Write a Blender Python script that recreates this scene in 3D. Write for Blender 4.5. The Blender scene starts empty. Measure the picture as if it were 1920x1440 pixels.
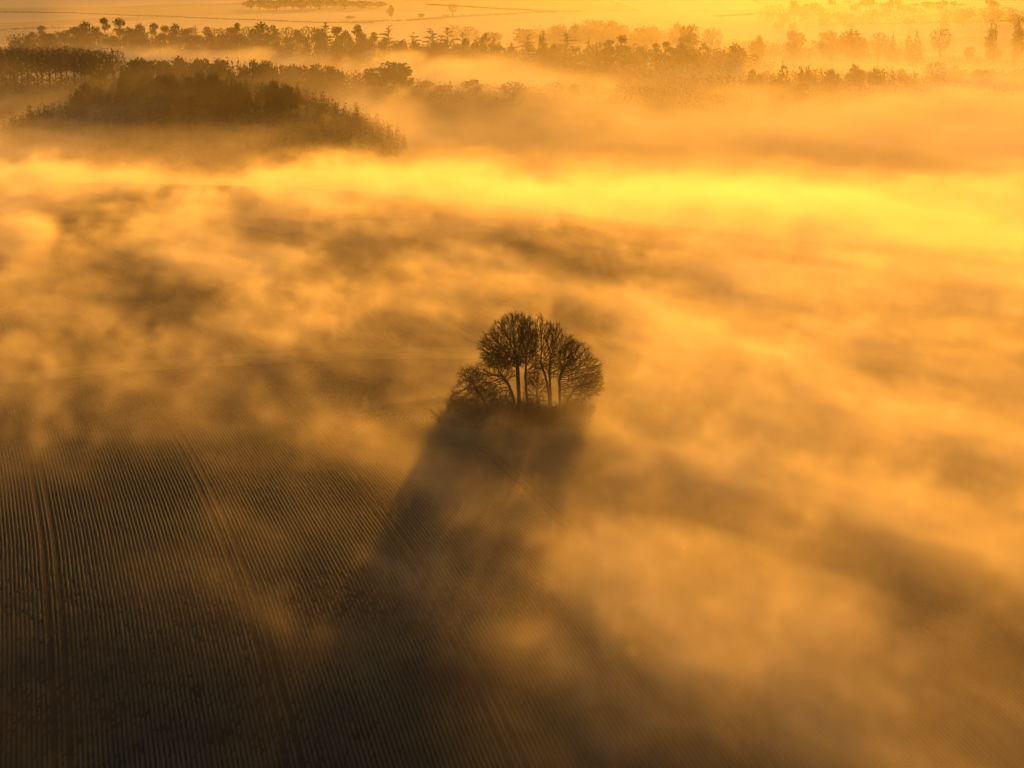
import bpy, math, random
import numpy as np
from mathutils import Vector, Matrix

# ------------------------------------------------------------------ camera, sky, sun, exposure
SC = bpy.context.scene
COL = SC.collection
F_PX, HOR, ALT = 3733.0, -110.0, 90.0            # focal length in photo pixels, horizon row, drone height
PITCH = math.atan((720 - HOR) / F_PX)
cam_data = bpy.data.cameras.new('camera')
cam_data.sensor_width = 36.0
cam_data.lens = 36.0 * F_PX / 1920.0
cam_data.clip_start = 1.0
cam_data.clip_end = 30000.0
cam = bpy.data.objects.new('camera', cam_data)
COL.objects.link(cam)
cam.location = (0, 0, ALT)
cam.rotation_euler = (math.pi / 2 - PITCH, 0, 0)
SC.camera = cam

SUN_AZ, SUN_EL = math.radians(8.0), math.radians(6.0)
w = bpy.data.worlds.new('World'); SC.world = w; w.use_nodes = True
nt = w.node_tree
sky = nt.nodes.new('ShaderNodeTexSky')
sky.sky_type = 'NISHITA'; sky.sun_disc = False
sky.sun_elevation = SUN_EL; sky.sun_rotation = SUN_AZ
sky.dust_density = 2.0; sky.air_density = 1.3
bg = nt.nodes['Background']
nt.links.new(sky.outputs[0], bg.inputs[0]); bg.inputs[1].default_value = SKY_STRENGTH = 0.095

sun_data = bpy.data.lights.new('sun', 'SUN')
sun_data.energy = 4.8
sun_data.angle = math.radians(0.5)
sun_data.color = (1.0, 0.375, 0.014)
sun = bpy.data.objects.new('sun', sun_data); COL.objects.link(sun)
SDIR = Vector((math.sin(SUN_AZ) * math.cos(SUN_EL), math.cos(SUN_AZ) * math.cos(SUN_EL), math.sin(SUN_EL)))
sun.rotation_euler = SDIR.to_track_quat('Z', 'Y').to_euler()
sun.location = (100, 600, 200)

SC.view_settings.view_transform = 'Standard'
SC.view_settings.look = 'None'
SC.view_settings.exposure = 0.18
SC.view_settings.gamma = 1.0
SC.view_settings.use_curve_mapping = False
SC.render.engine = 'CYCLES'
cy = SC.cycles
cy.max_bounces = 4; cy.diffuse_bounces = 1; cy.glossy_bounces = 1; cy.transmission_bounces = 1
cy.volume_bounces = 2; cy.transparent_max_bounces = 128
cy.volume_step_rate = 2.0; cy.volume_max_steps = 1024
cy.use_denoising = True; cy.denoiser = 'OPENIMAGEDENOISE'
cy.use_adaptive_sampling = True; cy.adaptive_threshold = 0.02; cy.adaptive_min_samples = 24
cy.sample_clamp_indirect = 4.0

MIST_ANISO = 0.50
HAZE_DENSITY = 0.00002
rs = np.random.RandomState

# ------------------------------------------------------------------ helpers
def mesh_from(name, verts, tris=None, quads=None, smooth=False):
    """numpy arrays -> mesh"""
    me = bpy.data.meshes.new(name)
    verts = np.asarray(verts, dtype=np.float32)
    me.vertices.add(len(verts)); me.vertices.foreach_set('co', verts.ravel())
    idx, starts, tot = [], [], 0
    if tris is not None and len(tris):
        t = np.asarray(tris, dtype=np.int32); idx.append(t.ravel())
        starts.append(np.arange(len(t)) * 3); tot = len(t) * 3
    if quads is not None and len(quads):
        q = np.asarray(quads, dtype=np.int32); idx.append(q.ravel())
        starts.append(tot + np.arange(len(q)) * 4)
    idx = np.concatenate(idx); starts = np.concatenate(starts).astype(np.int32)
    me.loops.add(len(idx)); me.loops.foreach_set('vertex_index', idx)
    me.polygons.add(len(starts)); me.polygons.foreach_set('loop_start', starts)
    me.update(calc_edges=True); me.validate()
    if smooth:
        me.polygons.foreach_set('use_smooth', np.ones(len(me.polygons), dtype=bool))
    return me

def link(name, me, mat=None, parent=None, loc=None, rz=0.0, sc=1.0):
    o = bpy.data.objects.new(name, me)
    COL.objects.link(o)
    if mat is not None and me is not None and not me.materials:
        me.materials.append(mat)
    if parent is not None: o.parent = parent
    if loc is not None: o.location = loc
    o.rotation_euler = (0, 0, rz); o.scale = (sc, sc, sc) if not isinstance(sc, tuple) else sc
    return o

def tag(o, label=None, cat=None, group=None, kind=None):
    if label: o['label'] = label
    if cat: o['category'] = cat
    if group: o['group'] = group
    if kind: o['kind'] = kind
    return o

def copy_tree(o, parent=None):
    c = o.copy(); COL.objects.link(c)
    if parent is not None:
        c.parent = parent
    for ch in list(o.children):
        copy_tree(ch, c)
    return c

def mat(name, col, rough=0.9, var=0.35, scale=1.0, col2=None, spec=0.2, bump=0.0, detail=6.0):
    m = bpy.data.materials.new(name); m.use_nodes = True
    n = m.node_tree; b = n.nodes['Principled BSDF']
    b.inputs['Roughness'].default_value = rough
    b.inputs['Specular IOR Level'].default_value = spec
    tc = n.nodes.new('ShaderNodeTexCoord'); nz = n.nodes.new('ShaderNodeTexNoise')
    nz.inputs['Scale'].default_value = scale; nz.inputs['Detail'].default_value = detail
    n.links.new(tc.outputs['Object'], nz.inputs['Vector'])
    r = n.nodes.new('ShaderNodeValToRGB')
    c2 = col2 or tuple(c * (1 - var) for c in col)
    r.color_ramp.elements[0].color = (*c2, 1); r.color_ramp.elements[0].position = 0.35
    r.color_ramp.elements[1].color = (*col, 1); r.color_ramp.elements[1].position = 0.65
    n.links.new(nz.outputs[0], r.inputs[0]); n.links.new(r.outputs[0], b.inputs['Base Color'])
    if bump:
        bp = n.nodes.new('ShaderNodeBump'); bp.inputs['Strength'].default_value = 1.0
        bp.inputs['Distance'].default_value = bump
        n.links.new(nz.outputs[0], bp.inputs['Height']); n.links.new(bp.outputs[0], b.inputs['Normal'])
    return m

def smooth01(a, b, x):
    t = np.clip((x - a) / (b - a), 0, 1); return t * t * (3 - 2 * t)

def bspl(n, cells):
    t = np.linspace(0, cells - 1e-4, n); i = t.astype(int); f = (t - i).astype(np.float32)
    return i, ((1 - f) ** 3 / 6, (3 * f ** 3 - 6 * f ** 2 + 4) / 6, (-3 * f ** 3 + 3 * f ** 2 + 3 * f + 1) / 6, f ** 3 / 6), cells + 4

def lattice_noise(shape, ext, L, seed):
    """smooth random field on a grid (cubic B-spline over random lattice values); ext = size in metres per axis, L = feature size"""
    ws = [bspl(n, max(1, int(math.ceil(e / l)))) for n, e, l in zip(shape, ext, L)]
    g = rs(seed).standard_normal([x[2] for x in ws]).astype(np.float32)
    for k, (i, W, _) in enumerate(ws):
        sh = [1, 1, 1]; sh[k] = len(i)
        out = np.take(g, i, axis=k) * W[0].reshape(sh)
        for m in (1, 2, 3):
            out += np.take(g, i + m, axis=k) * W[m].reshape(sh)
        g = out
    return g

def fbm_grid(shape, ext, L0, octaves, seed, gain=0.55, aniso=(1, 1, 1)):
    out = None; amp = 1.0; tot = 0
    for o in range(octaves):
        L = [L0 * a / 2 ** o for a in aniso]
        g = lattice_noise(shape, ext, L, seed * 31 + o)
        g /= (g[::3, ::3].std() + 1e-6)
        g *= np.float32(amp)
        if out is None: out = g
        else: out += g
        tot += amp * amp; amp *= gain
    return out / math.sqrt(tot)

# ------------------------------------------------------------------ terrain
def bump2(x, y, cx, cy, sx, sy, h):
    return h * np.exp(-((x - cx) / sx) ** 2 - ((y - cy) / sy) ** 2)

def terr(x, y):
    x = np.asarray(x, float); y = np.asarray(y, float)
    z = 0.5 * np.sin(x * 0.021 + 1.3) * np.sin(y * 0.013) + 0.2 * np.sin(x * 0.03 + y * 0.021)
    z = z * smooth01(150, 300, y) * (1 - smooth01(355, 366, y) * (1 - smooth01(384, 400, y)) * (np.abs(x) < 30))
    z = z - 34 * smooth01(640, 1000, y + (0.7 * x + 14 * np.sin(x * 0.023)) * (1 - smooth01(720, 900, y)))
    # the near field rolls gently away from the sun towards the drone
    v = np.clip(308 - y, 0, 160); z = z - 0.0009 * v * v * (1 - 0.6 * smooth01(-10, 45, x))
    # wooded hill on the left and the smaller rises behind it
    z = z + bump2(x, y, -165, 1110, 78, 120, 40) + bump2(x, y, -248, 1100, 45, 110, 20) + bump2(x, y, -100, 1090, 42, 90, 9) + 2.2 * np.sin(x * 0.06 + 1) * np.exp(-((x + 190) / 110) ** 2 - ((y - 1110) / 110) ** 2)
    z = z + bump2(x, y, -180, 1460, 170, 110, 23) + bump2(x, y, -370, 1430, 90, 100, 16) + bump2(x, y, 340, 1490, 190, 130, 15) + bump2(x, y, 40, 1440, 150, 110, 9)
    z = z + (19 + 9 * (1 - smooth01(-380, -60, x))) * np.exp(-((y - 1760 - (-x) * 0.24) / 130) ** 2) * smooth01(-560, -440, x) * (1 - smooth01(170, 420, x))
    z = z + 16 * smooth01(1900, 2700, y) + 6 * np.sin(x * 0.0031 + 0.6) * smooth01(1900, 2600, y)
    z = z + 30 * smooth01(3600, 6000, y)
    return z

def build_ground():
    ys = [-3000, -1500, -700, -300, 0, 80, 140]
    y = 160.0
    while y < 12000:
        ys.append(y); y += max(3.0, y * 0.012)
    ys = np.array(ys)
    inner = np.arange(-240, 240.1, 4.0); outer = 240 * 1.075 ** np.arange(1, 58)
    xs = np.concatenate([-outer[::-1], inner, outer])
    X = np.repeat(xs[None, :], len(ys), 0); Y = np.repeat(ys[:, None], len(xs), 1)
    Z = terr(X, Y)
    v = np.stack([X, Y, Z], -1).reshape(-1, 3)
    n, m = X.shape
    a = (np.arange(n - 1)[:, None] * m + np.arange(m - 1)[None, :]).ravel()
    q = np.stack([a, a + 1, a + m + 1, a + m], 1)
    return mesh_from('ground', v, quads=q, smooth=True)

# soil and pasture of the whole valley
def ground_material():
    m = bpy.data.materials.new('soil_and_pasture'); m.use_nodes = True
    n = m.node_tree; b = n.nodes['Principled BSDF']; L = n.links.new
    b.inputs['Roughness'].default_value = 0.95; b.inputs['Specular IOR Level'].default_value = 0.15
    geo = n.nodes.new('ShaderNodeNewGeometry')
    def noise(scale, detail=6.0, vec=None):
        z = n.nodes.new('ShaderNodeTexNoise'); z.inputs['Scale'].default_value = scale; z.inputs['Detail'].default_value = detail
        L(vec or geo.outputs['Position'], z.inputs['Vector']); return z
    def ramp(src, p0, c0, p1, c1):
        r = n.nodes.new('ShaderNodeValToRGB'); r.color_ramp.elements[0].position = p0; r.color_ramp.elements[1].position = p1
        r.color_ramp.elements[0].color = (*c0, 1); r.color_ramp.elements[1].color = (*c1, 1); L(src, r.inputs[0]); return r
    soil = ramp(noise(0.35).outputs[0], 0.3, (0.026, 0.016, 0.013), 0.7, (0.054, 0.033, 0.025))
    green = ramp(noise(0.05).outputs[0], 0.3, (0.045, 0.05, 0.018), 0.7, (0.10, 0.10, 0.04))
    # the far fields: patches of stubble, pasture and plough
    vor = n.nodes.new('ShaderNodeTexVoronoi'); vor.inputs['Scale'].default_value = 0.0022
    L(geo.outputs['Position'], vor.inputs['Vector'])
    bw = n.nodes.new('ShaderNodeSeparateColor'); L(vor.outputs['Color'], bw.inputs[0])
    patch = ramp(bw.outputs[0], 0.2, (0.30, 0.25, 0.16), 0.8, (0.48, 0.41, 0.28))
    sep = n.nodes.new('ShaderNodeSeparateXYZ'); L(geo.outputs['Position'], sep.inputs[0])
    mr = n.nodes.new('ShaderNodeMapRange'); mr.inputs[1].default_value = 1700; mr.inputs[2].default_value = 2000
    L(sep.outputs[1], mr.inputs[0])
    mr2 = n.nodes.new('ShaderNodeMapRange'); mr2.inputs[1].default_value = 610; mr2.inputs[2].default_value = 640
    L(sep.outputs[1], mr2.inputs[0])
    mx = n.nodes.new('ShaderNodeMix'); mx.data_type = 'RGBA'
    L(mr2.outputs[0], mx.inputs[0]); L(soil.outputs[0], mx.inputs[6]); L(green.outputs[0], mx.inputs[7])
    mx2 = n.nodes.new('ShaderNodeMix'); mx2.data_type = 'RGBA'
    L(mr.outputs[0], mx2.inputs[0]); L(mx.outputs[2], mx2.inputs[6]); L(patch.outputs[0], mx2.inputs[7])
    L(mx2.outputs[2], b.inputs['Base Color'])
    bp = n.nodes.new('ShaderNodeBump'); bp.inputs['Distance'].default_value = 0.12; bp.inputs['Strength'].default_value = 0.8
    nb = noise(1.1, 8); L(nb.outputs[0], bp.inputs['Height']); L(bp.outputs[0], b.inputs['Normal'])
    return m

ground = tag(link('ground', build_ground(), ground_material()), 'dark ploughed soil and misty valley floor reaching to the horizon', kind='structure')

# ------------------------------------------------------------------ crop rows, tramlines, headland
def head_y(x):      # centre line of the grassed headland between the two fields
    x = np.asarray(x, float)
    return 437.5 - 0.0026 * (x + 2) ** 2 - 0.00000 * x

def row_x(u, y):    # world x of row number-coordinate u at y
    return u - 0.22 * (y - 207) - 0.00026 * (y - 207) ** 2

TRAM = (-106, -78.5, -50.5, -22.5, 4.5, 32, 60, 88)      # u of the pairs of wheel tracks
CLUMP = (0.5, 374.0)
def ring_r(x, y):
    return np.sqrt(((x - CLUMP[0]) / 1.45) ** 2 + ((y - CLUMP[1]) / 1.0) ** 2)

def arc_dist(x, y):
    """distance to the curved tractor path that leaves the tramline and swings round the clump"""
    pts = np.array([(-31, 352), (-31.5, 358), (-30.2, 365.5), (-27.5, 372), (-23, 378), (-18, 382.5), (-12, 386)])
    d = np.full(x.shape, 1e9)
    for a, b in zip(pts[:-1], pts[1:]):
        ab = b - a; t = np.clip(((x - a[0]) * ab[0] + (y - a[1]) * ab[1]) / (ab @ ab), 0, 1)
        d = np.minimum(d, np.hypot(x - a[0] - t * ab[0], y - a[1] - t * ab[1]))
    return np.abs(d - 0.95)

N2 = fbm_grid((512, 512, 1), (512, 512, 1), 40, 6, 77)[:, :, 0]
def n2(x, y, s=1.0):
    i = (np.asarray(x) * s + 9000) ; j = (np.asarray(y) * s + 9000)
    return N2[np.mod(i, 512).astype(int), np.mod(j, 512).astype(int)]

def rows_mesh(name, u0, u1, ya, yb, pitch, step, seed, height, curl_top=True, upper=False):
    R = rs(seed)
    us = np.arange(u0, u1, pitch); ys = np.arange(ya, yb, step)
    U = np.repeat(us[:, None], len(ys), 1); Y = np.repeat(ys[None, :], len(us), 0) + R.uniform(-step * .3, step * .3, (len(us), len(ys)))
    X = row_x(U, Y)
    hy = head_y(X)
    if not upper:
        X = X - 5.0 * np.exp(-np.clip(hy - 7 - Y, 0, 99) / 3.5)
        inside = Y < hy - 7
    else:
        X = X - 4.0 * np.exp(-np.clip(Y - hy - 6, 0, 99) / 5.0) * 0
        inside = Y > hy + 6 + 1.5 * n2(X, Y)
    wob = 0.035 * n2(X * 3 + 17, Y * 3, 1.0)
    X = X + wob
    h = height * (0.85 + 0.5 * R.standard_normal(U.shape) + 0.5 * n2(X * 1.0, Y * 1.0))
    bare = (n2(X * 0.6 + 200, Y * 0.6) + 0.3 * n2(X * 2 + 90, Y * 1)) < -1.75
    h = np.where(bare, h * 0.6, h)
    for t in TRAM:
        d = np.abs(np.abs(U - t) - 0.95)
        h = np.where(d < 0.36, -0.05, h)
    h = np.where(arc_dist(X, Y) < 0.4, -0.05, h)
    inside &= ring_r(X, Y) > 21
    h = np.where(inside, np.clip(h, -0.05, None), -0.3)
    T = terr(X, Y)
    hw = pitch * 0.42
    nu, ny = U.shape
    V = np.zeros((nu, ny, 3, 3), np.float32)
    V[:, :, 0] = np.stack([X - hw, Y, T - 0.03 + 0 * h], -1)
    V[:, :, 1] = np.stack([X + R.uniform(-.05, .05, X.shape), Y, T + h], -1)
    V[:, :, 2] = np.stack([X + hw, Y, T - 0.03 + 0 * h], -1)
    idx = (np.arange(nu)[:, None] * ny + np.arange(ny - 1)[None, :])
    ok = (inside[:, :-1] & inside[:, 1:]) & ((h[:, :-1] > 0) | (h[:, 1:] > 0))
    i = idx[ok] * 3; j = i + 3
    q = np.concatenate([np.stack([i, i + 1, j + 1, j], 1), np.stack([i + 1, i + 2, j + 2, j + 1], 1)])
    return mesh_from(name, V.reshape(-1, 3), quads=q)

def ring_rows(name, seed):
    R = rs(seed); vs = []; qs = []; base = 0
    for r in np.arange(9.0, 20.8, 0.62):
        n = int(2 * math.pi * r * 1.2 / 0.5)
        a = np.linspace(0, 2 * math.pi, n)
        h = 0.12 * (0.8 + 0.4 * R.standard_normal(n))
        P = []
        for k, rr in enumerate((r - 0.26, r, r + 0.26)):
            x = CLUMP[0] + 1.45 * rr * np.cos(a); y = CLUMP[1] + rr * np.sin(a)
            z = terr(x, y) + (h if k == 1 else -0.03)
            P.append(np.stack([x, y, z], -1))
        ad = arc_dist(P[1][:, 0], P[1][:, 1])
        P[1][:, 2] -= np.where(ad < 0.4, 0.25, 0)
        V = np.stack(P, 1).reshape(-1, 3); vs.append(V)
        i = base + np.arange(n - 1) * 3; j = i + 3
        qs += [np.stack([i, i + 1, j + 1, j], 1), np.stack([i + 1, i + 2, j + 2, j + 1], 1)]
        base += len(V)
    return mesh_from(name, np.concatenate(vs), quads=np.concatenate(qs))

crop_mat = mat('young_cereal_crop', (0.09, 0.073, 0.027), 0.85, col2=(0.043, 0.033, 0.018), scale=0.08, spec=0.3)
stubble_mat = mat('young_cereal_crop_far', (0.085, 0.072, 0.03), 0.85, col2=(0.045, 0.037, 0.018), scale=0.06)
o = link('crop_rows', rows_mesh('crop_rows', -125, 130, 196, 440, 0.62, 0.9, 5, 0.062), crop_mat)
tag(o, 'young crop drilled in long thin rows on the near field, cut by wheel tracks', 'crop', kind='stuff')
o = link('crop_rows', rows_mesh('crop_rows_upper', -110, 200, 430, 660, 0.75, 2.0, 6, 0.16, upper=True), stubble_mat)
tag(o, 'faint crop rows on the upper field beyond the grassy headland', 'crop', kind='stuff')
o = link('crop_rows', ring_rows('crop_rows_ring', 7), crop_mat)
tag(o, 'crop rows curving in rings round the clump of bare trees', 'crop', kind='stuff')

# grassed headland between the fields: a sheet draped just over the soil, with tyre ruts along it
def headland_mesh():
    xs = np.arange(-190, 200, 2.0); ss = np.linspace(-1, 1, 13)
    X = np.repeat(xs[:, None], len(ss), 1)
    wdt = 6.0 + 0.0 * X
    Y = head_y(X) + ss[None, :] * wdt + 0.4 * n2(X * 2, X * 0 + 5) * np.abs(ss[None, :])
    Z = terr(X, Y) + 0.05 - 0.09 * np.exp(-((np.abs(ss[None, :] + 0.55) - 0.14) / 0.05) ** 2)
    v = np.stack([X, Y, Z], -1).reshape(-1, 3); n, m = X.shape
    a = (np.arange(n - 1)[:, None] * m + np.arange(m - 1)[None, :]).ravel()
    return mesh_from('headland', v, quads=np.stack([a, a + m, a + m + 1, a + 1], 1), smooth=True)
head_mat = mat('rough_headland_grass', (0.10, 0.095, 0.035), 0.9, col2=(0.05, 0.045, 0.018), scale=0.25, bump=0.15)
tag(link('headland_path', headland_mesh(), head_mat), 'pale grassy headland strip running across between the two fields', kind='structure')

# soil of the wheel tracks (thin sheets over the ground)
def track_mesh():
    vs, qs = [], []; base = 0
    def strip(P, wd):
        nonlocal base
        P = np.asarray(P, float); d = np.gradient(P, axis=0); d /= np.linalg.norm(d, axis=1)[:, None] + 1e-9
        nrm = np.stack([-d[:, 1], d[:, 0]], 1)
        A = P - nrm * wd; B = P + nrm * wd
        V = np.stack([np.column_stack([A, terr(A[:, 0], A[:, 1]) + 0.02]), np.column_stack([B, terr(B[:, 0], B[:, 1]) + 0.02])], 1).reshape(-1, 3)
        i = base + np.arange(len(P) - 1) * 2
        qs.append(np.stack([i, i + 1, i + 3, i + 2], 1)); vs.append(V); base += len(V)
    for t in TRAM:
        for s in (-0.95, 0.95):
            y = np.arange(196, 640, 2.0); x = row_x(t + s, y)
            hy = head_y(x)
            ok = (np.abs(y - hy) > 6.5) & (ring_r(x, y) > 21)
            x = np.where(y < hy, x - 5.0 * np.exp(-np.clip(hy - 7 - y, 0, 99) / 3.5), x)
            P = np.stack([x, y], 1)
            cut = np.flatnonzero(np.diff(ok.astype(int)) != 0) + 1
            for seg in np.split(np.arange(len(y)), cut):
                if len(seg) > 3 and ok[seg[0]]:
                    strip(P[seg], 0.24)
    arc = np.array([(-31, 352), (-31.5, 358), (-30.2, 365.5), (-27.5, 372), (-23, 378), (-18, 382.5), (-12, 386)], float)
    k = np.linspace(0, len(arc) - 1, 40); ax_ = np.interp(k, np.arange(len(arc)), arc[:, 0]); ay_ = np.interp(k, np.arange(len(arc)), arc[:, 1])
    d = np.gradient(np.stack([ax_, ay_], 1), axis=0); d /= np.linalg.norm(d, axis=1)[:, None]
    for s in (-0.95, 0.95):
        strip(np.stack([ax_ - d[:, 1] * s, ay_ + d[:, 0] * s], 1), 0.32)
    return mesh_from('wheel_tracks', np.concatenate(vs), quads=np.concatenate(qs))
track_mat = mat('compacted_track_soil', (0.05, 0.03, 0.02), 0.9, col2=(0.03, 0.018, 0.012), scale=0.5)
tag(link('wheel_tracks', track_mesh(), track_mat), 'paired dark tractor wheel tracks running through the crop rows', 'track', kind='stuff')

# ------------------------------------------------------------------ tree building
bark = mat('beech_bark', (0.075, 0.06, 0.045), 0.9, scale=3.0, bump=0.02)
twig_mat = mat('bare_twigs', (0.07, 0.05, 0.035), 0.9, scale=2.0)
bramble_mat = mat('bramble_stems', (0.06, 0.045, 0.028), 0.9, scale=1.0)
needle_mat = mat('evergreen_needles', (0.035, 0.04, 0.016), 0.8, scale=0.4, spec=0.25)
cedar_mat = mat('cedar_needles', (0.04, 0.045, 0.022), 0.8, scale=0.4, spec=0.25)
far_twig_mat = mat('distant_bare_twigs', (0.08, 0.055, 0.035), 0.9, scale=0.4)
far_bark = mat('distant_bark', (0.06, 0.045, 0.03), 0.9, scale=0.5)

def plane_z(py, Y):
    """height at which the sight line through photo row py crosses distance Y"""
    return ALT - Y * math.tan(PITCH + math.atan((py - 720) / F_PX))
def at(px, py, Y):
    z = plane_z(py, Y)
    dist = Y * math.cos(PITCH) - (z - ALT) * math.sin(PITCH)
    return np.array([(px - 960) / F_PX * dist, Y, z])

def tubes(P0, P1, R0, R1, sides):
    """tapered tubes for many segments at once"""
    P0, P1 = np.asarray(P0, float), np.asarray(P1, float)
    d = P1 - P0; d /= np.linalg.norm(d, axis=1)[:, None] + 1e-9
    ref = np.where(np.abs(d[:, 2:3]) > 0.9, np.array([[1., 0, 0]]), np.array([[0, 0, 1.]]))
    a = np.cross(d, ref); a /= np.linalg.norm(a, axis=1)[:, None] + 1e-9
    b = np.cross(d, a)
    n = len(P0); V = np.zeros((n, 2, sides, 3))
    for k in range(sides):
        t = 2 * math.pi * k / sides
        o = a * math.cos(t) + b * math.sin(t)
        V[:, 0, k] = P0 + o * R0[:, None]; V[:, 1, k] = P1 + o * R1[:, None]
    i = np.arange(n)[:, None] * (2 * sides); k = np.arange(sides)[None, :]; k2 = (k + 1) % sides
    q = np.stack([i + k, i + k2, i + sides + k2, i + sides + k], -1).reshape(-1, 4)
    return V.reshape(-1, 3), q

def spikes(P, D, L, R0, rng):
    """thin three-sided twigs"""
    n = len(P); d = D / (np.linalg.norm(D, axis=1)[:, None] + 1e-9)
    ref = rng.standard_normal((n, 3)); a = np.cross(d, ref); a /= np.linalg.norm(a, axis=1)[:, None] + 1e-9
    b = np.cross(d, a)
    V = np.zeros((n, 4, 3))
    for k in range(3):
        t = 2 * math.pi * k / 3
        V[:, k] = P + (a * math.cos(t) + b * math.sin(t)) * R0
    V[:, 3] = P + d * L[:, None]
    i = np.arange(n)[:, None] * 4
    t = np.concatenate([i + np.array([0, 1, 3]), i + np.array([1, 2, 3]), i + np.array([2, 0, 3])])
    return V.reshape(-1, 3), t

def colonize(trunk, A, D, infl, kill, rng, start=0.35, up=0.12, iters=110):
    trunk = np.asarray(trunk, float)
    seg = np.linalg.norm(np.diff(trunk, axis=0), axis=1); cum = np.concatenate([[0], np.cumsum(seg)])
    n0 = max(4, int(cum[-1] / D)); s = np.linspace(0, cum[-1], n0)
    P = [np.array([np.interp(t, cum, trunk[:, k]) for k in range(3)]) for t in s]
    par = [-1] + list(range(n0 - 1))
    first = int(n0 * start)
    pts = np.array(P); kids = [1] * n0
    near = np.full(len(A), -1); nd = np.full(len(A), 1e9)
    def upd(lo, hi):
        nonlocal near, nd
        if hi <= lo or not len(A): return
        d = np.linalg.norm(A[:, None, :] - pts[None, lo:hi, :], axis=2)
        j = d.argmin(1); dd = d[np.arange(len(A)), j]
        b = dd < nd; nd = np.where(b, dd, nd); near = np.where(b, j + lo, near)
    upd(first, n0)
    for it in range(iters):
        if not len(A): break
        act = nd < (infl if it > 12 else 99)
        if not act.any(): break
        src = near[act]
        v = A[act] - pts[src]; v /= np.linalg.norm(v, axis=1)[:, None] + 1e-9
        S = np.zeros_like(pts); np.add.at(S, src, v)
        g = np.unique(src)
        g = g[[kids[k] < 4 for k in g]]
        if not len(g): break
        dv = S[g]; dv /= np.linalg.norm(dv, axis=1)[:, None] + 1e-9
        dv += rng.standard_normal(dv.shape) * 0.22; dv[:, 2] += up
        # keep some of the parent direction: limbs sweep instead of kinking
        pd = np.array([pts[k] - pts[par[k]] if par[k] >= 0 else (0, 0, 1) for k in g]); pd /= np.linalg.norm(pd, axis=1)[:, None] + 1e-9
        dv += 0.35 * pd
        dv /= np.linalg.norm(dv, axis=1)[:, None]
        new = pts[g] + dv * D
        lo = len(pts); pts = np.concatenate([pts, new]); par += list(g)
        for k in g: kids[k] += 1
        kids += [0] * len(g)
        upd(lo, len(pts))
        keep = nd > kill
        A = A[keep]; near = near[keep]; nd = nd[keep]
    return pts, np.array(par)

def radii(pts, par, tip, expo):
    n = len(pts); w = np.zeros(n)
    kids = np.bincount(par[par >= 0], minlength=n)
    w[kids == 0] = 1
    for i in range(n - 1, 0, -1):
        w[par[i]] += w[i]
    return tip * np.maximum(w, 1) ** expo, kids

def ell_points(blobs, n, rng, shell=0.6):
    """attractors inside a union of ellipsoids (centre, radii), denser towards the shell"""
    out = []; vol = np.array([np.prod(b[1]) for b in blobs]) ** 0.8; vol = vol / vol.sum()
    for b, v in zip(blobs, vol):
        m = max(12, int(n * v)); d = rng.standard_normal((m, 3)); d /= np.linalg.norm(d, axis=1)[:, None]
        r = rng.uniform(0, 1, m) ** (1 / 3 * (1 - shell * 0.5))
        out.append(np.array(b[0]) + d * r[:, None] * np.array(b[1]))
    return np.concatenate(out)

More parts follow.
